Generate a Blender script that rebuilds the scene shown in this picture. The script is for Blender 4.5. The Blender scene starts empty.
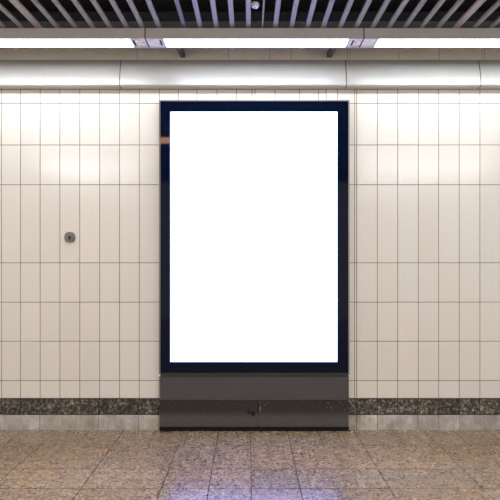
import bpy, bmesh, math, random
from mathutils import Vector
random.seed(7)
C = bpy.context.scene.collection
SC = bpy.context.scene

# ------------------------------------------------------------------ camera, world, exposure
EYE = 1.259          # metres above the floor
F = 500.0            # focal length in pixels of a 500 px frame
VX, VY = 249.0, 260.0   # where the level viewing axis meets the frame

def px(x, d):                       # frame column -> metres at distance d
    return (x - VX) * d / F
def pz(y, d):                       # frame row -> height at distance d
    return EYE + (VY - y) * d / F

cam = bpy.data.cameras.new('camera'); cam.lens = 36.0; cam.sensor_width = 36.0
cam.shift_x = 1.0/500; cam.shift_y = 10.0/500
co = bpy.data.objects.new('camera', cam); C.objects.link(co)
co.location = (0, 0, EYE); co.rotation_euler = (math.pi/2, 0, 0)
SC.camera = co

w = bpy.data.worlds.new('world'); SC.world = w; w.use_nodes = True
w.node_tree.nodes['Background'].inputs[0].default_value = (0.99, 0.915, 0.83, 1)
w.node_tree.nodes['Background'].inputs[1].default_value = 1.0
SC.view_settings.view_transform = 'Standard'
SC.view_settings.look = 'None'
SC.view_settings.gamma = 1.0
SC.view_settings.use_curve_mapping = False
SC.view_settings.exposure = 0.0

WALL_LAMP = 22.0      # lamps along the wall
ROW_LAMP = 48.0      # lamp row over the platform, behind the viewer
SCREEN = (1.6, 2.0, 6.4)

# ------------------------------------------------------------------ materials
def mat(name, color, rough=0.5, metal=0.0, spec=0.5, emit=None, strength=0.0, coat=0.0):
    m = bpy.data.materials.new(name); m.use_nodes = True
    b = m.node_tree.nodes['Principled BSDF']
    b.inputs['Base Color'].default_value = (*color, 1)
    b.inputs['Roughness'].default_value = rough
    b.inputs['Metallic'].default_value = metal
    b.inputs['Specular IOR Level'].default_value = spec
    b.inputs['Coat Weight'].default_value = coat
    if emit:
        b.inputs['Emission Color'].default_value = (*emit, 1)
        b.inputs['Emission Strength'].default_value = strength
    return m

class NT:
    def __init__(s, m):
        s.nt = m.node_tree; s.b = s.nt.nodes['Principled BSDF']
        s.tc = s.nt.nodes.new('ShaderNodeTexCoord')
    def n(s, t, **kw):
        o = s.nt.nodes.new(t)
        for k, v in kw.items(): setattr(o, k, v)
        return o
    def l(s, a, b): s.nt.links.new(a, b)
    def noise(s, scale, detail=4, rough=0.6, vec=None, stretch=None):
        o = s.n('ShaderNodeTexNoise'); o.inputs['Scale'].default_value = scale
        o.inputs['Detail'].default_value = detail; o.inputs['Roughness'].default_value = rough
        v = vec or s.tc.outputs['Object']
        if stretch:
            mp = s.n('ShaderNodeMapping'); mp.inputs['Scale'].default_value = stretch
            s.l(v, mp.inputs[0]); v = mp.outputs[0]
        s.l(v, o.inputs['Vector']); return o.outputs['Fac']
    def ramp(s, fac, stops, interp='LINEAR'):
        r = s.n('ShaderNodeValToRGB'); cr = r.color_ramp; cr.interpolation = interp
        while len(cr.elements) < len(stops): cr.elements.new(0.5)
        for e, (p, c) in zip(cr.elements, stops):
            e.position = p; e.color = (*c, 1) if len(c) == 3 else c
        s.l(fac, r.inputs[0]); return r.outputs[0]
    def mix(s, fac, a, b, mode='MIX'):
        m = s.n('ShaderNodeMix', data_type='RGBA', blend_type=mode)
        if isinstance(fac, float): m.inputs[0].default_value = fac
        else: s.l(fac, m.inputs[0])
        for v, i in ((a, 6), (b, 7)):
            if isinstance(v, tuple): m.inputs[i].default_value = (*v, 1)
            else: s.l(v, m.inputs[i])
        return m.outputs[2]
    def attr(s, name='tint'):
        a = s.n('ShaderNodeAttribute'); a.attribute_name = name; return a.outputs['Color']
    def bump(s, h, strength=0.2, dist=0.002):
        b = s.n('ShaderNodeBump'); b.inputs['Strength'].default_value = strength
        b.inputs['Distance'].default_value = dist
        s.l(h, b.inputs['Height']); s.l(b.outputs[0], s.b.inputs['Normal'])
    def col(s, c): s.l(c, s.b.inputs['Base Color'])

# glazed wall tile
M_tile = mat('glazed_tile', (0.7, 0.66, 0.6), 0.16, spec=0.5)
t = NT(M_tile)
c = t.mix(0.35, (0.84, 0.795, 0.73), t.attr(), 'MULTIPLY')
spk = t.ramp(t.noise(38, 5, .7), [(.35, (.97, .965, .95)), (.7, (1, 1, 1))])
t.col(t.mix(1.0, c, spk, 'MULTIPLY'))
t.bump(t.noise(5.5, 1, .4), .10, .01)

M_grout = mat('grout', (0.16, 0.115, 0.085), 0.9)
# polished floor granite
def granite(name, stops, rough, mult=None, scale=150, cloud=((.75,)*3, (1.1,)*3), polish=.5):
    m = mat(name, (.3, .25, .2), rough, spec=polish); t = NT(m)
    fine = t.noise(scale, 3, .65)
    mid = t.noise(scale*.33, 3, .6)
    mm = t.n('ShaderNodeMix'); mm.inputs[0].default_value = .25; t.l(fine, mm.inputs[2]); t.l(mid, mm.inputs[3])
    c = t.ramp(mm.outputs[0], stops)
    cl = t.ramp(t.noise(9, 4, .6), [(.3, cloud[0]), (.7, cloud[1])])
    c = t.mix(1.0, c, cl, 'MULTIPLY')
    v = t.n('ShaderNodeTexVoronoi'); v.inputs['Scale'].default_value = scale*.55
    t.l(t.tc.outputs['Object'], v.inputs['Vector'])
    sp = t.ramp(v.outputs['Distance'], [(.10, (.25, .24, .24)), (.26, (1, 1, 1))])
    c = t.mix(.6, c, sp, 'MULTIPLY')
    c = t.mix(1.0, c, t.attr(), 'MULTIPLY')
    t.col(c)
    r = t.ramp(t.noise(26, 3, .6), [(.3, (rough*.8,)*3), (.7, (rough*1.3,)*3)])
    t.l(r, t.b.inputs['Roughness'])
    return m
M_floor = granite('polished_floor_granite',
    [(.32, (.045, .043, .042)), (.43, (.13, .11, .09)), (.51, (.42, .27, .14)), (.59, (.56, .375, .19)), (.70, (.62, .51, .34))], .235, scale=60, polish=1.0)
M_band = granite('dark_granite',
    [(.32, (.012, .011, .010)), (.46, (.055, .048, .040)), (.55, (.16, .14, .11)), (.68, (.50, .45, .36))], .22, scale=50,
    cloud=((.6,)*3, (1.25,)*3))
M_joint = mat('floor_joint', (.02, .015, .012), .9, spec=.1)

# skirting stone, worn and streaky
M_base = mat('skirting_stone', (.4, .37, .34), .35); t = NT(M_base)
c = t.ramp(t.noise(7, 5, .65), [(.3, (.30, .275, .25)), (.5, (.50, .46, .425)), (.68, (.74, .70, .66))])
st = t.ramp(t.noise(10, 4, .7, stretch=(6, 1, .7)), [(.35, (.72, .68, .64)), (.65, (1.1, 1.1, 1.1))])
c = t.mix(.6, c, st, 'MULTIPLY'); t.col(t.mix(1.0, c, t.attr(), 'MULTIPLY'))

# enamelled sheet for the cove cover
def enamel(name, color, rough, amt=.06, spec=.5):
    m = mat(name, color, rough, spec=spec); t = NT(m)
    k = t.ramp(t.noise(6, 5, .6), [(.3, (1-amt,)*3), (.7, (1, 1, 1))])
    t.col(t.mix(1.0, color, k, 'MULTIPLY')); t.bump(t.noise(3, 1, .3), .08, .01)
    return m
M_cove = enamel('cream_enamel', (.47, .465, .45), .30)
M_upper = enamel('upper_wall_paint', (.86, .80, .73), .6, .08)
M_hous = enamel('fixture_enamel', (.56, .56, .57), .4, .08)
M_plate = mat('fixture_plate', (.62, .52, .45), .45); t = NT(M_plate)
t.col(t.ramp(t.noise(30, 5, .7), [(.38, (.50, .37, .26)), (.46, (.80, .74, .60)), (.7, (.86, .82, .70))]))
M_lamp = mat('lamp_diffuser', (.9, .9, .9), .4, emit=(.93, .975, 1.03), strength=WALL_LAMP)
M_row = mat('platform_lamp_diffuser', (.9, .9, .9), .4, emit=(.95, .97, 1.0), strength=ROW_LAMP)
M_warm = mat('warm_lamp_diffuser', (.9, .8, .7), .4, emit=(1.0, .50, .28), strength=24.0)
M_dark = mat('black_plastic', (.006, .006, .006), .7, spec=.2)
M_slot = mat('dark_opening', (.01, .008, .008), .8)
M_slat = enamel('slat_paint', (.26, .24, .195), .5, .15)
M_slatd = enamel('slat_paint_dark', (.13, .12, .12), .5, .2)
M_slatw = enamel('slat_paint_warm', (.38, .33, .27), .5, .2)
M_beam = enamel('beam_paint', (.085, .082, .09), .6, .2)
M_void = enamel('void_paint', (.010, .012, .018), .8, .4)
M_brk = mat('bracket_paint', (.022, .024, .03), .4)
M_white = mat('white_plastic', (.78, .80, .86), .35)
# advertising box
M_edge = mat('satin_steel', (.26, .26, .26), .35, metal=.7)
M_glass = mat('back_painted_glass', (.0016, .0045, .017), .035, spec=.16)
M_screen = mat('lit_screen', (.8, .8, .8), .25, emit=SCREEN, strength=1.0)
M_apron = enamel('grey_powder_coat', (.080, .075, .073), .42, .12, .4)
M_lip = mat('dark_grey_strip', (.026, .024, .026), .35)
M_plinth = mat('speckled_grey_sheet', (.1, .09, .08), .4); t = NT(M_plinth)
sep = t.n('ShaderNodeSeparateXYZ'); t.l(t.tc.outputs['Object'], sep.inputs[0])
# dark speckle, broken up by noise, growing denser towards the sheet's top
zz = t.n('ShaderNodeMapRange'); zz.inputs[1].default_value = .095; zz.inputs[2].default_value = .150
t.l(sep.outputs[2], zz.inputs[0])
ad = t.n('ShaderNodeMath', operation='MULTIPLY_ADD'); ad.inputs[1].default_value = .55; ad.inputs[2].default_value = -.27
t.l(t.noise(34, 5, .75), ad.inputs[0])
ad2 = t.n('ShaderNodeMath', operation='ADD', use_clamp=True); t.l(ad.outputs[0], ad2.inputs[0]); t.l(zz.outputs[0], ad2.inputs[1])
speckle = t.ramp(t.noise(120, 4, .7), [(.35, (.007, .006, .005)), (.57, (.026, .020, .017)), (.74, (.15, .12, .095))])
t.col(t.mix(ad2.outputs[0], (.083, .078, .074), speckle))
M_crust = mat('pale_crust', (.55, .47, .38), .8)
M_disc = enamel('dull_zinc', (.20, .185, .17), .45, .25)

# ------------------------------------------------------------------ mesh helpers
def link(name, bm, m, parent=None, bevel=0.0, smooth=False):
    me = bpy.data.meshes.new(name); bmesh.ops.recalc_face_normals(bm, faces=bm.faces[:])
    bm.to_mesh(me); bm.free()
    for k in (m if isinstance(m, list) else [m]): me.materials.append(k)
    o = bpy.data.objects.new(name, me); C.objects.link(o)
    if parent is not None:
        o.parent = parent
        o.matrix_parent_inverse = parent.matrix_world.inverted() if False else o.matrix_parent_inverse
        o.location = -Vector(parent.location)
    if bevel:
        b = o.modifiers.new('bevel', 'BEVEL'); b.width = bevel; b.segments = 2; b.limit_method = 'ANGLE'
    if smooth:
        for p in me.polygons: p.use_smooth = True
    return o
def add_box(bm, x0, x1, y0, y1, z0, z1):
    v = [bm.verts.new((x, y, z)) for x in (x0, x1) for y in (y0, y1) for z in (z0, z1)]
    for f in ((0,1,3,2), (4,6,7,5), (0,4,5,1), (2,3,7,6), (0,2,6,4), (1,5,7,3)):
        bm.faces.new([v[i] for i in f])
    return v
def box(name, x0, x1, y0, y1, z0, z1, m, parent=None, bevel=0.0):
    bm = bmesh.new(); add_box(bm, min(x0,x1), max(x0,x1), min(y0,y1), max(y0,y1), min(z0,z1), max(z0,z1))
    return link(name, bm, m, parent, bevel)
def extrude_profile(bm, pts, x0, x1):       # pts: (y, z) closed loop, swept along x
    a = [bm.verts.new((x0, p[0], p[1])) for p in pts]
    b = [bm.verts.new((x1, p[0], p[1])) for p in pts]
    n = len(pts)
    for i in range(n):
        bm.faces.new((a[i], a[(i+1) % n], b[(i+1) % n], b[i]))
    bm.faces.new(a); bm.faces.new(b[::-1])
def cyl(bm, c, axis, r, length, seg=32, r2=None):
    c = Vector(c); ax = {'x': Vector((1,0,0)), 'y': Vector((0,1,0)), 'z': Vector((0,0,1))}[axis]
    u = Vector((0,0,1)) if axis != 'z' else Vector((1,0,0)); v = ax.cross(u)
    rings = []
    for k, rr in ((0, r), (1, r2 if r2 is not None else r)):
        rings.append([bm.verts.new(c + ax*length*k + (u*math.cos(2*math.pi*i/seg) + v*math.sin(2*math.pi*i/seg))*rr) for i in range(seg)])
    for i in range(seg):
        bm.faces.new((rings[0][i], rings[0][(i+1) % seg], rings[1][(i+1) % seg], rings[1][i]))
    bm.faces.new(rings[0]); bm.faces.new(rings[1][::-1])
def empty(name, loc):
    o = bpy.data.objects.new(name, None); C.objects.link(o); o.location = loc; o.empty_display_size = .1
    return o
def tag(o, label, cat, group=None):
    o['label'] = label; o['category'] = cat
    if group: o['group'] = group
    return o
def struct(o): o['kind'] = 'structure'; return o

def tile_mesh(name, rects, m, grout, axis, face, thick=.006, gap=.003, bev=.0012, tint=.06, tilt=.0012, warm=.02):
    """rects: (u0,u1,v0,v1). axis 'wall': u=x, v=z, face towards -y at y=face; 'floor': u=x, v=y, face up at z=face."""
    bm = bmesh.new(); cl = bm.loops.layers.float_color.new('tint')
    g = gap/2
    U0 = min(r[0] for r in rects); U1 = max(r[1] for r in rects); V0 = min(r[2] for r in rects); V1 = max(r[3] for r in rects)
    def P(u, v, h):   # h = depth below the face
        return (u, face + h, v) if axis == 'wall' else (u, v, face - h)
    for (u0, u1, v0, v1) in rects:
        k = 1 + random.uniform(-tint, tint); wv = random.uniform(-warm, warm)
        colr = (k*(1+wv), k, k*(1-wv), 1)
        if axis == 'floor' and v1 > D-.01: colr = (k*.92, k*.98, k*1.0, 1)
        a, b = random.gauss(0, tilt), random.gauss(0, tilt)
        cu, cv = (u0+u1)/2, (v0+v1)/2
        def H(u, v): return a*(u-cu) + b*(v-cv)
        o = [(u0+g, v0+g), (u1-g, v0+g), (u1-g, v1-g), (u0+g, v1-g)]
        i = [(u0+g+bev, v0+g+bev), (u1-g-bev, v0+g+bev), (u1-g-bev, v1-g-bev), (u0+g+bev, v1-g-bev)]
        ring0 = [bm.verts.new(P(u, v, thick)) for u, v in o]
        ring1 = [bm.verts.new(P(u, v, bev + H(u, v))) for u, v in o]
        ring2 = [bm.verts.new(P(u, v, H(u, v))) for u, v in i]
        fs = [bm.faces.new(ring2)]
        for R0, R1 in ((ring0, ring1), (ring1, ring2)):
            for q in range(4):
                fs.append(bm.faces.new((R0[q], R0[(q+1) % 4], R1[(q+1) % 4], R1[q])))
        for f in fs:
            for l in f.loops: l[cl] = colr
    nf = len(bm.faces)
    d0 = .0022; 
    if axis == 'wall': add_box(bm, U0, U1, face+d0, face+.05, V0, V1)
    else: add_box(bm, U0, U1, V0, V1, face-.10, face-.0015)
    bm.faces.ensure_lookup_table()
    for f in bm.faces[nf:]:
        f.material_index = 1
        for l in f.loops: l[cl] = (1, 1, 1, 1)
    return link(name, bm, [m, grout])

# ------------------------------------------------------------------ setting
D = 3.710                       # wall face
XL, XR = -4.2, 4.2
def grid(us, vs): return [(us[i], us[i+1], vs[j], vs[j+1]) for i in range(len(us)-1) for j in range(len(vs)-1)]
cols = [1.4,20.4,40.1,59.8,79.7,99.6,119.5,139.3,159.2,178.3,196.9,217,236.4,252,255,275,299.5,318.6,326.2,337.6,354.6,356.6,377.4,397.8,418.4,438.7,459.3,480.0,500.5]
x = 1.4
while px(x, D) > XL: x -= 19.8; cols.insert(0, x)
x = 500.5
while px(x, D) < XR: x += 20.6; cols.append(x)
us = [px(c, D) for c in cols]
rows = [398.4, 380.6, 341.3, 302.2, 262.8, 184.7, 144.9, 103.4, 89.5, 76]
vs = [pz(r, D) for r in rows]
struct(tile_mesh('wall_back', grid(us, vs), M_tile, M_grout, 'wall', D, gap=.0042, tint=.07, warm=.03, tilt=.0018))

# upper wall above the tiles, and its plain cover sheets
H_up0, H_up1 = pz(76, D), 2.93
bm = bmesh.new(); add_box(bm, XL, XR, D, D+.05, H_up0, H_up1)
struct(link('wall_upper', bm, M_upper))
# narrow fascia boards between cove cover and lamps, with their hairline seams
seams = [-170, -60, 137.5, 228.7, 269.7, 291, 347.4, 349.9, 399, 439.5, 482.2, 484.6, 560, 680]
se = sorted(seams); rects = [(px(se[i], 3.69), px(se[i+1], 3.69), pz(62, 3.69), pz(36, 3.69)) for i in range(len(se)-1)]
struct(tile_mesh('trim_3', rects, M_upper, M_grout, 'wall', 3.690, thick=.012, gap=.0024, tint=.03, tilt=.0))

# dark granite band and pale skirting
gb = [-40,-20,1.6,20.5,40,60.5,98.5,138.8,158.9,180,200,220,240,260,280,300,320,340,356.5,377.3,397.5,417.5,438.5,459,479.5,500,520,540]
z2, z1 = pz(398.4, D), pz(414.3, D)
x = -40
while px(x, D) > XL: x -= 20; gb.insert(0, x)
x = 540
while px(x, D) < XR: x += 20; gb.append(x)
struct(tile_mesh('trim_1', grid([px(c, D) for c in gb], [z1, z2 - .004]), M_band, M_slot, 'wall', D-.004, gap=.006, tint=.18, warm=.03, tilt=.004))
bb = [-39,0,40,98.7,138.7,158.9,200,240,280,320,356.5,377.5,417.7,438.6,459.2,500,540]
x = -39
while px(x, D) > XL: x -= 39; bb.insert(0, x)
x = 540
while px(x, D) < XR: x += 40; bb.append(x)
struct(tile_mesh('baseboard_back', grid([px(c, D) for c in bb], [-.004, z1 - .002]), M_base, M_slot, 'wall', D-.006, gap=.003, tint=.13, warm=.02, tilt=.004))

# floor: rows of granite slabs
def dep(y): return F*EYE/(y-VY)
fr = [D, dep(445.8), dep(468.8), dep(488.4)]
yv = fr[-1]
while yv > -3.4: yv -= .31; fr.append(yv)
xm = [-80,-12,55,122.5,183,218.7,250.6,287.5,355,425,494,561]
xe = [-80,-46,-12,21,55,88,122.5,155,188.5,218.7,250.6,287.5,318,355,393.7,425,454.5,489,527,561]
def fill(l, step):
    l = [px((x-VX)*1.0+VX, 3.66) for x in l]
    while l[0] > XL: l.insert(0, l[0]-step)
    while l[-1] < XR: l.append(l[-1]+step)
    return l
xm = fill(xm, .50); xe = fill(xe, .25)
rects = []
for j in range(len(fr)-1):
    src = xe if j == 0 else xm
    for i in range(len(src)-1):
        rects.append((src[i], src[i+1], fr[j+1], fr[j]))
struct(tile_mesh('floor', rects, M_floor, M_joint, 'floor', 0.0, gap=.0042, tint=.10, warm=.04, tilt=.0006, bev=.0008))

# dark ceiling void over the slats and the beam behind the slat ends
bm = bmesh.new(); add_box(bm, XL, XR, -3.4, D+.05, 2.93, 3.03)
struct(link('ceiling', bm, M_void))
ZF = 3.28                       # front of the lamp run
HB = 1.4535 + EYE               # underside of the lamps
HT = pz(28.0, ZF)               # top of the lamps' front
bm = bmesh.new(); add_box(bm, XL, XR, 3.335, 3.40, HT, pz(21.3, 3.335))
struct(link('trim_2', bm, M_beam))
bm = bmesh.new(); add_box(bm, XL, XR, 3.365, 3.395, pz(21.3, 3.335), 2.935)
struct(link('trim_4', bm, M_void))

# ------------------------------------------------------------------ lamp run along the wall
def fixture(x0, x1, l0, l1, label, slots, brackets=()):
    """x0,x1 seam columns and l0,l1 diffuser ends (frame columns at the front edge)."""
    X0, X1, L0, L1 = [px(v, ZF) for v in (x0, x1, l0, l1)]
    X0 += .0035; X1 -= .0035
    YB = 3.425
    r = tag(empty('fluorescent_lamp', ((X0+X1)/2, ZF, HB)), label, 'lamp', 'strip lamps along the top of the wall')
    bm = bmesh.new()
    # folded front sheet, top and back; open trough below
    zl = HB - .002
    extrude_profile(bm, [(ZF, zl), (ZF, HT), (YB, HT), (YB, zl), (YB-.014, zl), (YB-.014, HB+.010), (YB-.014, HT-.005), (ZF+.010, HT-.005), (ZF+.010, zl)], X0, X1)
    link('housing', bm, M_hous, r, .0015)
    for a, b in ((X0, L0), (L1, X1)):
        box('end_plate', a, b, ZF+.010, YB-.014, HB+.002, HB+.008, M_plate, r, .001)
    box('diffuser', L0, L1, ZF+.010, YB-.014, HB+.0005, HB+.012, M_lamp, r, .003)
    for side, sgn in ((L0, -1), (L1, 1)):
        box('retaining_strip', side, side + sgn*.012, ZF+.010, YB-.014, HB-.001, HB+.002, M_hous, r, .001)
    box('seam_shade_fill', X1-.0005, X1+.0075, ZF+.002, YB-.002, HB, HT-.001, M_slot, r)  # dark filler added in the open seam, standing in for its shade
    for sx in slots:
        X = px(sx, ZF+.01)
        box('slot', X-.008, X+.004, ZF+.030, YB-.035, HB+.0008, HB+.0022, M_slot, r)
    for bx_, skew in brackets:
        X = px(bx_, 3.55)
        bm = bmesh.new()
        pts = [(YB+.001, HB+.03), (3.688, HB+.080), (3.688, HB+.038), (YB+.001, HB+.001)]
        extrude_profile(bm, pts, X-.016, X+.016)
        link('mounting_bracket', bm, M_brk, r, .002)
    return r
fixture(-293, -74, -275, -92, 'strip lamp wholly outside the photo, beyond its left edge', [])
fixture(-74, 145, -56, 129.2, 'leftmost of the three lit strip lamps above the cream cove panels', [132.8])
fixture(145, 364, 163.5, 349, 'middle lit strip lamp directly above the lit advertising box', [159.8, 354.5], [(180.3, 0), (332.0, 0)])
fixture(364, 583, 379.5, 565, 'rightmost of the three lit strip lamps above the cream cove panels', [])
fixture(583, 802, 601, 784, 'strip lamp wholly outside the photo, beyond its right edge', [])

# ------------------------------------------------------------------ curved cove covers
def cove(x0, x1, label):
    """seam columns at the panel's own distance"""
    prof = []
    yt, zt = 3.688, pz(59.8, 3.688)
    yb, zb = 3.645, pz(84.6, 3.645)
    N = 14
    for i in range(N+1):
        s = i/N
        y = yt + (yb-yt)*(s + .22*math.sin(s*math.pi))
        z = zt + (zb-zt)*s
        prof.append((y, z))
    prof += [(yb+.004, zb-.006), (yb+.012, zb-.012), (3.700, pz(88.9, 3.700)), (3.704, pz(88.6, 3.700)+.006), (3.704, zt)]
    bm = bmesh.new(); extrude_profile(bm, prof, px(x0, 3.63)+.003, px(x1, 3.63)-.003)
    o = link('cove_cover', bm, M_cove)
    for p in o.data.polygons: p.use_smooth = True
    bm = bmesh.new(); extrude_profile(bm, [(p[0]+.0025, p[1]) for p in prof[:-2]] + [(3.7035, prof[-2][1]), (3.7035, zt)], px(x1, 3.63)-.0028, px(x1, 3.63)+.0028)
    link('seam_shade_fill', bm, M_slot, o)  # black strip filling the gap between panels, its shade given as colour
    es = o.modifiers.new('es', 'EDGE_SPLIT'); es.split_angle = math.radians(28)
    return tag(o, label, 'wall panel', 'cream curved panels above the tiles')
cove(-250, -110, 'cream curved panel wholly outside the photo, beyond its left edge')
cove(-110, 119, 'cream curved wall panel at the left, left of the first dark seam')
cove(119, 346.9, 'widest cream curved wall panel, above the lit advertising box')
cove(346.9, 482, 'cream curved wall panel right of the advertising box, between two dark seams')
cove(482, 640, 'short end of cream curved wall panel at the right edge of the photo')

# ------------------------------------------------------------------ ceiling slats
ends = [5.2,22.6,40.0,58.3,76.4,93.9,110.7,127.3,143,159.6,184.7,200.6,216.6,232.4,248.4,275.2,291.2,307.0,322.8,339.6,355.6,372.0,388.2,404.2,420.6,437.2,455.4,473.2,490.2]
ords = ['first','second','third','fourth','fifth','sixth','seventh','eighth','ninth','tenth','eleventh','twelfth','thirteenth','fourteenth','fifteenth']
SLY0, SLY1 = -0.6, 3.334
def slat(X, label, wd=.034, m=M_slat, group='ceiling slats'):
    bm = bmesh.new()
    zr = HT + .004
    sl = .03
    vs_ = []
    for y in (SLY0, SLY1):
        zb = zr - sl*(SLY1-y)
        vs_.append([bm.verts.new((X+dx, y, zb+dz)) for dx, dz in ((-wd/2, 0), (wd/2, 0), (wd/2, .016), (-wd/2, .016))])
    a, b = vs_
    for i in range(4): bm.faces.new((a[i], a[(i+1) % 4], b[(i+1) % 4], b[i]))
    bm.faces.new(a); bm.faces.new(b[::-1])
    o = link('overhead_slat', bm, m, None, .0025)
    return tag(o, label, 'ceiling slat', group)
n = len(ends)
for i, e in enumerate(ends):
    wd, m = .030, M_slat
    if i == 2: wd, m = .044, M_slatw
    if i == 26: wd, m = .042, M_slatw
    if i == 10: wd, m = .026, M_slatd
    if i == 14: lab = 'grey ceiling slat just left of the round white detector'
    elif i == 15: lab = 'grey ceiling slat just right of the thin ceiling conduit'
    elif i == 2: lab = 'wide warm beige ceiling slat, third from the left edge'
    elif i == 26: lab = 'wide warm beige ceiling slat, third from the right edge'
    elif i < 14: lab = 'grey ceiling slat, %s slat end from the left edge' % ords[i]
    else: lab = 'grey ceiling slat, %s slat end from the right edge' % ords[n-1-i]
    slat(px(e, 3.30), lab, wd, m)
for k in range(1, 7):
    slat(px(ends[0]-17.4*k, 3.30), 'grey ceiling slat wholly outside the photo, beyond its left edge', .032, M_slat, 'ceiling slats past the left edge')
    slat(px(ends[-1]+17.2*k, 3.30), 'grey ceiling slat wholly outside the photo, beyond its right edge', .032, M_slat, 'ceiling slats past the right edge')

# thin conduit among the slats
bm = bmesh.new()
zr = HT+.012
pa, pb = Vector((px(262.3, 3.3), SLY0, zr-.03*(SLY1-SLY0))), Vector((px(262.3, 3.3), SLY1, zr))
ra = [bm.verts.new(pa + Vector((math.cos(a)*.006, 0, math.sin(a)*.006))) for a in [i*math.pi/5 for i in range(10)]]
rb = [bm.verts.new(pb + Vector((math.cos(a)*.006, 0, math.sin(a)*.006))) for a in [i*math.pi/5 for i in range(10)]]
for i in range(10): bm.faces.new((ra[i], ra[(i+1) % 10], rb[(i+1) % 10], rb[i]))
bm.faces.new(ra); bm.faces.new(rb[::-1])
tag(link('conduit', bm, M_slat), 'thin pale conduit running between the slats right of the white detector', 'pipe')

# round white detector hung in the void by its stem
yd = 3.02; zd = pz(7.5, yd); xd = px(255.2, yd)
r = tag(empty('smoke_detector', (xd, yd, zd)), 'small round white detector among the dark ceiling slats', 'detector')
bm = bmesh.new(); cyl(bm, (xd, yd, zd), 'z', .017, .010, 32, .024); cyl(bm, (xd, yd, zd+.0095), 'z', .024, .014, 32, .024)
link('body', bm, M_white, r)
bm = bmesh.new(); cyl(bm, (xd, yd, zd-.004), 'z', .006, .006, 20, .008); link('sensor', bm, M_edge, r)
bm = bmesh.new(); cyl(bm, (xd, yd, zd+.0225), 'z', .006, 2.932-zd-.0225, 14); link('stem', bm, M_dark, r)

# ------------------------------------------------------------------ advertising light box
FY = 3.655                      # its front
def X_(c): return px(c, FY)
def Z_(c): return pz(c, FY)
box_ = tag(empty('advertising_lightbox', (px(254, FY), 3.69, 0)), 'tall lit blank advertising light box with a navy glass border, set in the tiled wall', 'light box')
B = D + .02
BI = D - .0005
# steel surround: four mitred bars as one part
bm = bmesh.new()
a0, a1, c0, c1 = X_(159.2), X_(349.6), Z_(375.0), Z_(100.0)
tb = .0085
add_box(bm, a0, a0+tb, FY, BI, c0, c1); add_box(bm, a1-tb*1.1, a1, FY, BI, c0, c1); add_box(bm, a0+tb, a1-tb*1.1, FY, BI, c1-tb, c1)
link('frame', bm, M_edge, box_, .001)
# glass border with a window for the lit sheet
gx0, gx1, gz0, gz1 = a0+tb, a1-tb*1.1, Z_(372.9), c1-tb
sx0, sx1, sz0, sz1 = X_(170.2), X_(337.4), Z_(362.0), Z_(111.6)
bm = bmesh.new()
add_box(bm, gx0, sx0, FY+.002, FY+.012, gz0, gz1); add_box(bm, sx1, gx1, FY+.002, FY+.012, gz0, gz1)
add_box(bm, sx0, sx1, FY+.002, FY+.012, gz0, sz0); add_box(bm, sx0, sx1, FY+.002, FY+.012, sz1, gz1)
link('glass_border', bm, M_glass, box_)
box('screen', sx0+.0005, sx1-.0005, FY+.003, FY+.020, sz0+.0005, sz1-.0005, M_screen, box_)
box('sill_strip', a0+tb, a1-tb, FY-.002, BI, Z_(376.6), Z_(373.0), M_lip, box_, .002)
for c_ in (159.4, 349.4):
    box('corner_clip', X_(c_)-.006, X_(c_)+.006, FY-.004, FY+.020, Z_(376.0), Z_(374.6), M_white, box_, .001)
box('apron_panel', X_(159.8), X_(348.9), FY, BI, Z_(400.2), Z_(376.8), M_apron, box_, .0025)
PY = 3.682
pt = pz(400.4, PY)
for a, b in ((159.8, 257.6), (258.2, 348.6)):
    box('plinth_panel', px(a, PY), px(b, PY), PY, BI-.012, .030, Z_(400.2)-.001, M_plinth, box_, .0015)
box('kick_strip', px(159.5, PY), px(348.9, PY), PY-.006, BI-.012, .0, .0305, M_dark, box_, .002)
box('anchor_plate', px(159.5, 3.66), px(171.5, 3.66), 3.655, 3.664, .0, .003, M_dark, box_)
# open cable hole and cable stub at the plinth's middle
for a, b, rr in ((248.8, 412.3, .014), (253.2, 413.6, .017)):
    bm = bmesh.new(); cyl(bm, (px(a, PY), PY-.003, pz(b, PY)), 'y', rr, .006, 20)
    link('plug', bm, M_slot, box_, .001)
box('seam_strip', px(257.3, PY), px(258.5, PY), PY-.0015, PY+.004, pz(413.5, PY), pt, M_slot, box_)
# pale crumbs of old adhesive
bm = bmesh.new()
rnd = random.Random(3)
for (cx, cy, n_, sp) in ((260.2, 407, 12, (0.5, 5)), (333, 409, 2, (1, 1)), (344.5, 410, 2, (1.5, 1.5)), (326, 405, 3, (6, 3)), (205, 407, 1, (1, 1)), (337, 403.5, 4, (8, 1.5)), (266, 403.5, 3, (3, 2))):
    for _ in range(n_):
        x_, y_ = cx + rnd.uniform(-1, 1)*sp[0], cy + rnd.uniform(-1, 1)*sp[1]
        s = rnd.uniform(.0012, .0035)
        bmesh.ops.create_icosphere(bm, subdivisions=1, radius=s)
        bm.verts.ensure_lookup_table()
        for v in bm.verts[-12:]: v.co += Vector((px(x_, PY), PY, pz(y_, PY)))
cr = link('adhesive_crumbs', bm, M_crust, box_); cr['kind'] = 'stuff'
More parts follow.
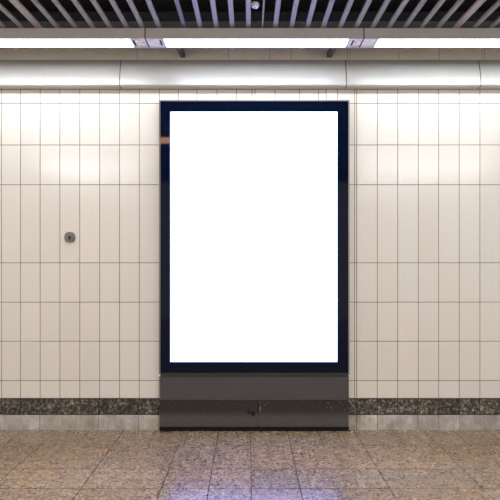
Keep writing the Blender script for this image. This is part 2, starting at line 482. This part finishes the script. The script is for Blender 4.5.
# ------------------------------------------------------------------ small round wall fitting
xd, zd = px(70.0, D), pz(237.4, D)
r = tag(empty('wall_plug', (xd, D, zd)), 'round grey metal fitting with a keyhole on the white tiles, left of the advertising box', 'wall fitting')
bm = bmesh.new(); seg = 40
def sup(a, rr, sq=.12):
    return rr*(1 + sq*(abs(math.sin(2*a))**2)*.5)
rings = []
for rr, yy in ((.040, D+.001), (.0405, D-.006), (.037, D-.010), (.012, D-.012)):
    rings.append([bm.verts.new((xd+math.cos(a)*sup(a, rr), yy, zd+math.sin(a)*sup(a, rr))) for a in [2*math.pi*i/seg for i in range(seg)]])
for q in range(3):
    for i in range(seg):
        bm.faces.new((rings[q][i], rings[q][(i+1) % seg], rings[q+1][(i+1) % seg], rings[q+1][i]))
bm.faces.new(rings[0]); bm.faces.new(rings[-1][::-1])
link('cover_plate', bm, M_disc, r)
bm = bmesh.new(); cyl(bm, (xd+.001, D-.0135, zd), 'y', .009, .003, 20)
add_box(bm, xd-.0035, xd+.0045, D-.0135, D-.0105, zd-.017, zd-.004)
link('keyhole', bm, M_slot, r)

# ------------------------------------------------------------------ the lamps over the platform, behind the viewer
RY = -1.5; RZ = 2.93
def row(x0, x1, label):
    r = tag(empty('platform_lamp', ((x0+x1)/2, RY, RZ)), label, 'lamp', 'strip lamps hung over the platform behind the viewer')
    bm = bmesh.new(); extrude_profile(bm, [(RY-.10, RZ), (RY+.10, RZ), (RY+.07, RZ+.05), (RY-.07, RZ+.05)], x0, x1)
    link('housing', bm, M_hous, r)
    bm = bmesh.new(); extrude_profile(bm, [(RY-.09, RZ-.001), (RY-.085, RZ-.055), (RY-.06, RZ-.07), (RY+.06, RZ-.07), (RY+.085, RZ-.055), (RY+.09, RZ-.001)], x0+.02, x1-.02)
    link('diffuser', bm, M_row, r)
row(-3.6, -1.95, 'strip lamp behind the viewer, left')
row(-.50, .92, 'strip lamp behind the viewer, overhead')
row(1.95, 3.35, 'strip lamp behind the viewer, right')
row(3.6, 4.15, 'strip lamp behind the viewer, far right')
# small warm lamp that shows as an orange glint in the glass border
xw, yw, zw = -.975, 1.45, EYE + 1.405
r = tag(empty('warm_lamp', (xw, yw, zw)), 'small warm orange lamp under the slats, above the viewer', 'lamp')
box('housing', xw-.12, xw+.30, yw-.06, yw+.06, zw+.02, zw+.05, M_hous, r, .004)
box('diffuser', xw-.10, xw+.28, yw-.05, yw+.05, zw-.028, zw+.0195, M_warm, r, .004)
